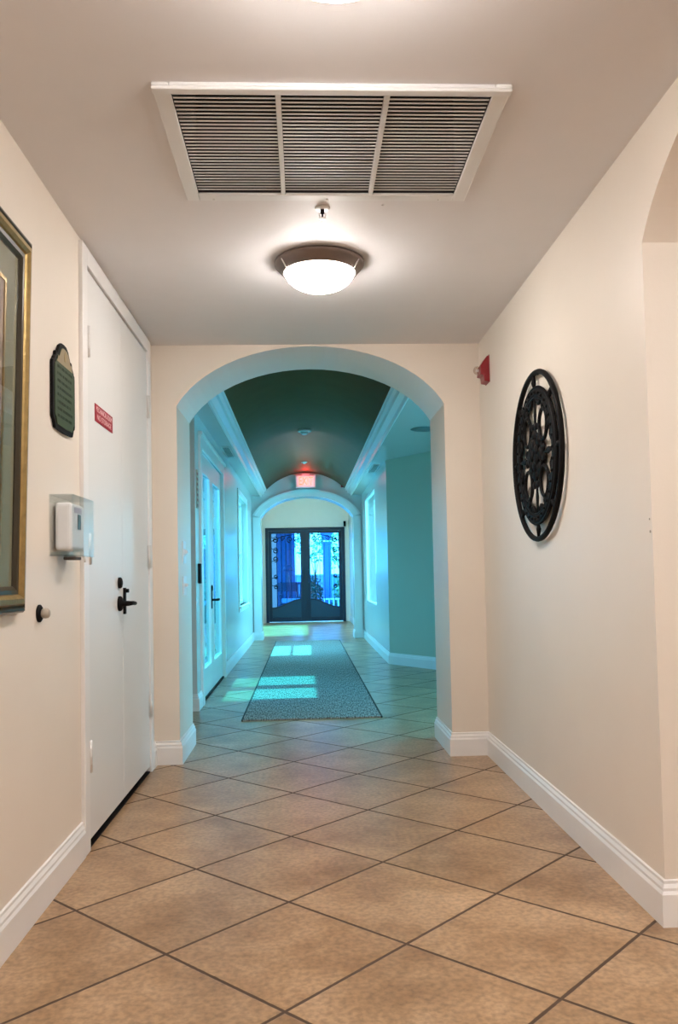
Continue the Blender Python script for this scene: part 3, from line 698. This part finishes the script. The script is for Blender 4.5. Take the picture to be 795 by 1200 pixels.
# ------------------------------------------------------------------ corridor things
mb = MB(); RX0, RX1, RY0, RY1 = -.49, .57, 6.44, 14.15
mb.box(RX0, RX1, RY0, RY1, .0004, .010)
r = thing('runner_rug', (0, 0, 0), 'U', 'long woven grey brown runner rug on the corridor floor', 'rug')
mb.build('pile', 'rug', r)
mb = MB(); mb.box(RX0-.012, RX0, RY0-.01, RY1, .0004, .012).box(RX1, RX1+.012, RY0-.01, RY1, .0004, .012); mb.build('border', mat('dark rug binding', (.06, .05, .04), .9), r)

r = thing('exit_sign', (.052, YB0-.10, 2.755), 'F', 'lit red EXIT sign hanging at the crown of the far arch', 'exit sign')
MB().box(-.175, .175, -.115, .110, -.03, .03).build('housing', 'white', r, .004)
MB().box(-.15, .15, -.095, .09, .0305, .033).build('sign_face', 'exitface', r)
text_mesh('letters', 'EXIT', .20, (0, -.003, .036), 'exitred', r, .62, .002)
MB().box(-.07, .07, .110, .135, -.022, .022).build('canopy', 'white', r, .003)
MB().box(-.14, .14, .1105, .114, -.028, -.024).build('top_lens', 'exitred', r)
lo_ = add_light('POINT', 'exit_glow', (.052, YB0-.30, 2.85), .7, (1, .04, .03), shadow_soft_size=.06); lo_.parent = None

def ceiling_disc(name, x, y, z, rad, hgt, label, cat, m1, m2):
    r = thing(name, (x, y, z), 'D', label, cat)
    MB().lathe([(rad, .0003), (rad, hgt*.3), (rad*.9, hgt*.45), (rad*.55, hgt*.5)], n=32).build('base', m1, r)
    MB().lathe([(rad*.55, hgt*.5), (rad*.5, hgt*.85), (rad*.3, hgt)], n=24).build('cap', m2, r)
vz = VZ+rise
ceiling_disc('smoke_detector', .03, 10.3, vz, .085, .06, 'white round smoke detector at the vault crown', 'smoke detector', 'white', 'white')
ceiling_disc('vault_sprinkler', .03, 13.2, vz, .05, .03, 'small white sprinkler cap on the vault above the EXIT sign', 'sprinkler', 'white', 'steel')
r = thing('ceiling_speaker', (1.20, 8.05, 2.52), 'D', 'round dark ceiling speaker over the bay on the right', 'speaker')
MB().lathe([(.135, .0003), (.135, .004), (.125, .008), (.12, .006)], n=36).build('rim', 'speaker', r); MB().lathe([(.12, .004), (.10, .0075), (.02, .009)], n=36).build('speaker_grille', 'speaker', r)
def slot_diffuser(x, y0, label):
    r = thing('air_diffuser', (x, y0, 2.52), 'D', label, 'vent', 'slot air diffusers beside the vault')
    MB().box(-.045, .045, -.40, .40, .0003, .008).build('frame', 'trim', r, .002)
    for k in range(3):
        mb = MB()
        for j in range(5): mb.box(-.036+.015*j, -.027+.015*j, -.38+.26*k, -.145+.26*k, .0082, .0105)
        mb.build('slot_panel', 'speaker', r)
slot_diffuser(-.835, 9.4, 'white slotted ceiling vent left of the vault')
slot_diffuser(.955, 11.0, 'white slotted ceiling vent right of the vault')

r = thing('fire_strobe', (.70, YB0, 2.70), 'F', 'tiny red fire strobe above the far arch, right of the EXIT sign', 'alarm')
MB().box(-.03, .03, -.05, .05, .0003, .04).build('housing', 'red', r, .004); MB().ball((0, 0, .045), .018).build('strobe_lens', 'white', r)

def switch_plate(y, z, w_, h_, label):
    r = thing('light_switch', (near_pts[0][0], y, z), 'L', label, 'light switch', 'switch plates on the arch pier')
    MB().box(-w_/2, w_/2, -h_/2, h_/2, .0003, .006).build('plate', 'white', r, .002)
    for x in (-w_/4, w_/4):
        MB().box(x-.012, x+.012, -.022, .022, .0062, .009).box(x-.006, x+.006, -.006, .012, .009, .022).build('toggle', 'white', r, .001)
switch_plate(5.27, 1.265, .125, .14, 'white double switch plate, upper one on the left arch pier')
switch_plate(5.27, 1.055, .125, .12, 'white double switch plate, lower one on the left arch pier')

r = thing('notice_strip', (XL, 7.12, 1.86), 'L', 'narrow red and brown notice strip left of the glazed doors', 'notice')
MB().box(-.045, .045, -.165, .165, .0003, .006).build('strip_board', mat('tan board', (.45, .33, .22), .6), r)
mb = MB()
for k in range(7): mb.box(-.038, .038, -.15+.045*k, -.128+.045*k, .0062, .0075)
mb.build('printed_rows', mat('dull red rows', (.32, .05, .04), .6), r)
r = thing('card_reader', (XL, 7.16, 1.14), 'L', 'slim black card reader beside the glazed doors', 'card reader')
MB().box(-.04, .04, -.085, .085, .0003, .024).build('reader_body', 'black', r, .005); MB().lathe([(.004, .0242), (.003, .026)], (0, .05, 0), 10).build('indicator_light', 'red', r)

# security box above navy door
r = thing('security_camera', (.99, YD, 2.38), 'F', 'small dark camera on the wall above the right navy door', 'camera')
MB().box(-.03, .03, -.03, .03, .0003, .03).build('mount', 'black', r, .004)
MB().tube([(0, 0, .03), (0, -.01, .11)], .022, 10).box(-.026, .026, -.10, -.03, .02, .05).build('camera_body', 'black', r)

# ------------------------------------------------------------------ outside beyond the navy doors
def empty(name, loc, label, cat, group=None):
    o = bpy.data.objects.new(name, None); COL.objects.link(o); o.location = loc; return tag(o, label, cat, group)
def column(x, y, w_, h_, material, label):
    r = empty('porch_column', (x, y, -.04), label, 'column', None)
    MB().box(-w_/2, w_/2, -w_/2, w_/2, .18, h_).build('shaft', material, r, .008)
    MB().box(-w_/2-.04, w_/2+.04, -w_/2-.04, w_/2+.04, 0, .18).build('base', material, r, .01)
    MB().box(-w_/2-.03, w_/2+.03, -w_/2-.03, w_/2+.03, h_, h_+.08).build('capital', material, r, .01)
column(-.80, 21.6, .15, 2.6, 'pinkstucco', 'pinkish post seen behind the left edge of the navy doors')
column(.665, 24.2, .24, 2.05, 'bluecolumn', 'pale blue porch column seen through the right navy door')
column(1.70, 24.2, .24, 2.05, 'bluecolumn', 'porch column carrying the right end of the arcade arch')
# porch arcade: arch between columns
mb = MB(); 
def half_arch(xa_, xb_, z0, zt, y0, y1):
    c = (xa_+xb_)/2; h = (xb_-xa_)/2; pts = [(c-h*math.cos(PI*k/20), z0+(.42)*math.sin(PI*k/20)) for k in range(21)]
    mb.strip(pts, [(x, zt) for x, z in pts], y0, y1, XYZ)
half_arch(.785, 1.58, 2.12, 3.0, 24.1, 24.3); half_arch(-.35, .545, 2.12, 3.0, 24.1, 24.3)
mb.box(.545, .785, 24.1, 24.3, 2.13, 3.0).box(1.58, 1.9, 24.1, 24.3, 2.13, 3.0)
tag(mb.build('porch_arcade', 'bluecolumn'), 'arched beam over the porch columns outside', 'arcade')
# garden building at the left of the view
r = empty('patio_wall', (-1.4, 25.5, -.04), 'dark blue shaded house wall seen through the left navy door', 'wall')
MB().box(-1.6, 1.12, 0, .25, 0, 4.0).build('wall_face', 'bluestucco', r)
mb = MB()
for k in range(6): mb.box(.30+.13*k, .32+.13*k, -.02, 0, .2, 3.2)
mb.build('shutter_slats', 'navy', r)
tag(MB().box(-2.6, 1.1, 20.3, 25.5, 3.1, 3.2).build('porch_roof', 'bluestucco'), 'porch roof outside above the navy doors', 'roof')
# console table with lamp
r = empty('console_table', (-.50, 23.6, -.04), 'dark console table outside behind the left navy door', 'table')
MB().box(-.32, .32, -.18, .18, .92, .96).build('tabletop', 'navy', r, .005)
for sx_ in (-1, 1):
    for sy__ in (-1, 1): MB().box(sx_*.29-.025, sx_*.29+.025, sy__*.15-.025, sy__*.15+.025, 0, .919).build('leg', 'navy', r)
MB().box(-.27, .27, -.15, .15, .72, .915).build('apron', 'navy', r)
r = empty('table_lamp', (-.46, 23.6, .921), 'shaded table lamp on the dark console table outside', 'lamp')
MB().lathe([(.07, 0), (.07, .02), (.03, .05), (.05, .12), (.03, .22), (.012, .28), (.012, .40)], n=20).build('base', 'navy', r)
MB().lathe([(.17, .34), (.10, .50), (.095, .50), (.165, .34)], n=24, closed=True).build('lamp_shade', 'shade', r)
r = empty('armchair', (-.38, 22.6, -.04), 'dark slatted chair with blue grey cushion outside the left navy door', 'chair')
MB().box(-.30, .30, -.25, .25, .36, .42).build('seat', 'navy', r, .005); MB().box(-.27, .27, -.24, .22, .421, .54).build('cushion', 'cushion', r, .03, segs=3)
for x in (-.27, .27):
    for y in (-.22, .22): MB().box(x-.025, x+.025, y-.025, y+.025, 0, .36 if y < 0 else .92).build('leg', 'navy', r)
    MB().box(x-.03, x+.03, -.25, .19, .62, .66).box(x-.02, x+.02, -.24, -.20, .42, .62).build('armrest', 'navy', r)
mb = MB(); mb.box(-.30, .30, .20, .24, .92, .98)
for k in range(6): mb.box(-.22+.085*k, -.20+.085*k, .205, .235, .42, .92)
mb.build('backrest', 'navy', r)
def bush(name, x, y, z0, rad, h_, n, material, label, cat, leaf=.05, trunk=None, group=None):
    r = empty(name, (x, y, z0), label, cat, group); mb = MB()
    for i in range(n):
        a = random.uniform(0, 2*PI); t = math.acos(random.uniform(-1, 1)); q = random.uniform(.55, 1)
        p = Vector((rad*q*math.sin(t)*math.cos(a), rad*q*math.sin(t)*math.sin(a), (trunk or 0)+h_/2+h_/2*q*math.cos(t)))
        d = Vector((random.uniform(-1, 1), random.uniform(-1, 1), random.uniform(-.6, 1))).normalized(); s = d.cross(Vector((random.random(), random.random(), .3))).normalized()
        L = leaf*random.uniform(.8, 1.5)
        mb.add([p, p+d*L*.5+s*L*.28, p+d*L, p+d*L*.5-s*L*.28], [(0, 1, 2, 3)])
    mb.build('foliage', material, r)
    s = MB(); hh = (trunk or 0)+h_*.6
    for k in range(4):
        a = k*1.7; s.tube([(0, 0, 0), (.02*math.cos(a), .02*math.sin(a), hh*.5), (rad*.4*math.cos(a), rad*.4*math.sin(a), hh)], lambda t: .02*(1-.7*t), 6)
    s.build('stems', 'bark', r)
bush('shrub', .22, 24.9, -.04, .36, 1.15, 900, 'darkleaf', 'dark rounded shrub outside, left of the pale column', 'shrub', .08)
bush('garden_tree', .35, 27.0, -.04, .75, 1.5, 500, 'leaf', 'small leafy tree outside showing between door centre and column', 'tree', .10, 1.5)
bush('tropical_plant', 1.12, 23.5, -.04, .27, 1.2, 500, 'leaf', 'bright green bushy plant outside right of the pale column', 'plant', .12)
bush('low_shrub', 1.0, 22.75, -.04, .26, .62, 400, 'darkleaf', 'low dark shrub outside at the right navy door foot', 'shrub', .07)
bush('corner_shrub', .13, 23.3, -.04, .2, 1.1, 450, 'darkleaf', 'slim dark shrub outside between the navy door leaves', 'shrub', .08)
bush('garden_tree', 1.30, 29.2, -.04, .8, 1.6, 450, 'leaf', 'taller leafy tree outside at the right end', 'tree', .12, 1.3)
r = empty('garden_railing', (.95, 22.2, -.04), 'white low railing outside at the right navy door foot', 'railing')
MB().box(-.45, .45, -.02, .02, .50, .54).box(-.45, .45, -.02, .02, .05, .08).build('rail', 'white', r)
for k in range(8): MB().box(-.42+.12*k-.02, -.42+.12*k+.02, -.015, .015, .08, .50).build('baluster', 'white', r)
r = empty('garden_wall', (0, 31, -.04), 'low pale garden wall at the back of the patio', 'wall')
MB().box(-6, 6, 0, .2, 0, 1.15).build('wall_face', 'stucco', r); MB().box(-6, 6, -.03, .23, 1.151, 1.2).build('coping', 'stucco', r)

# ------------------------------------------------------------------ outside beside the corridor
st(MB().box(-12, -1.14, 7.2, 20.2, -.14, -.04).build('terrace_floor', 'patio'), 'terrace outside the glazed doors', 'terrace')
st(MB().box(1.3, 12, 9.0, 20.2, -.14, -.04).box(3.05, 12, 2, 9.0, -.14, -.04).build('garden_ground', 'patio'), 'garden ground outside the right windows', 'ground')
r = empty('garden_wall', (-2.75, 12, -.04), 'tall blue wall added outside the glazed doors to block low sky', 'wall')  # added wall, cuts the bright low sky seen through the door glass
MB().box(-.1, .1, -4.6, 8.0, 0, 2.3).build('wall_face', 'bluegarden', r); MB().box(-.14, .14, -4.6, 8.0, 2.301, 2.36).build('coping', 'stucco', r)
r = empty('outbuilding', (1.62, 27.2, -.04), 'dark blue garden outbuilding right of the pale column outside', 'outbuilding')
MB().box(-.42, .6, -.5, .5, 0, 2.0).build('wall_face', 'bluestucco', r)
MB().prism([(-.5, 2.0), (.68, 2.0), (.09, 2.25)], -.6, .6, XYZ).build('roof', 'navy', r)
MB().box(-.30, -.05, -.52, -.501, 1.0, 1.5).build('window', 'bluegarden', r)
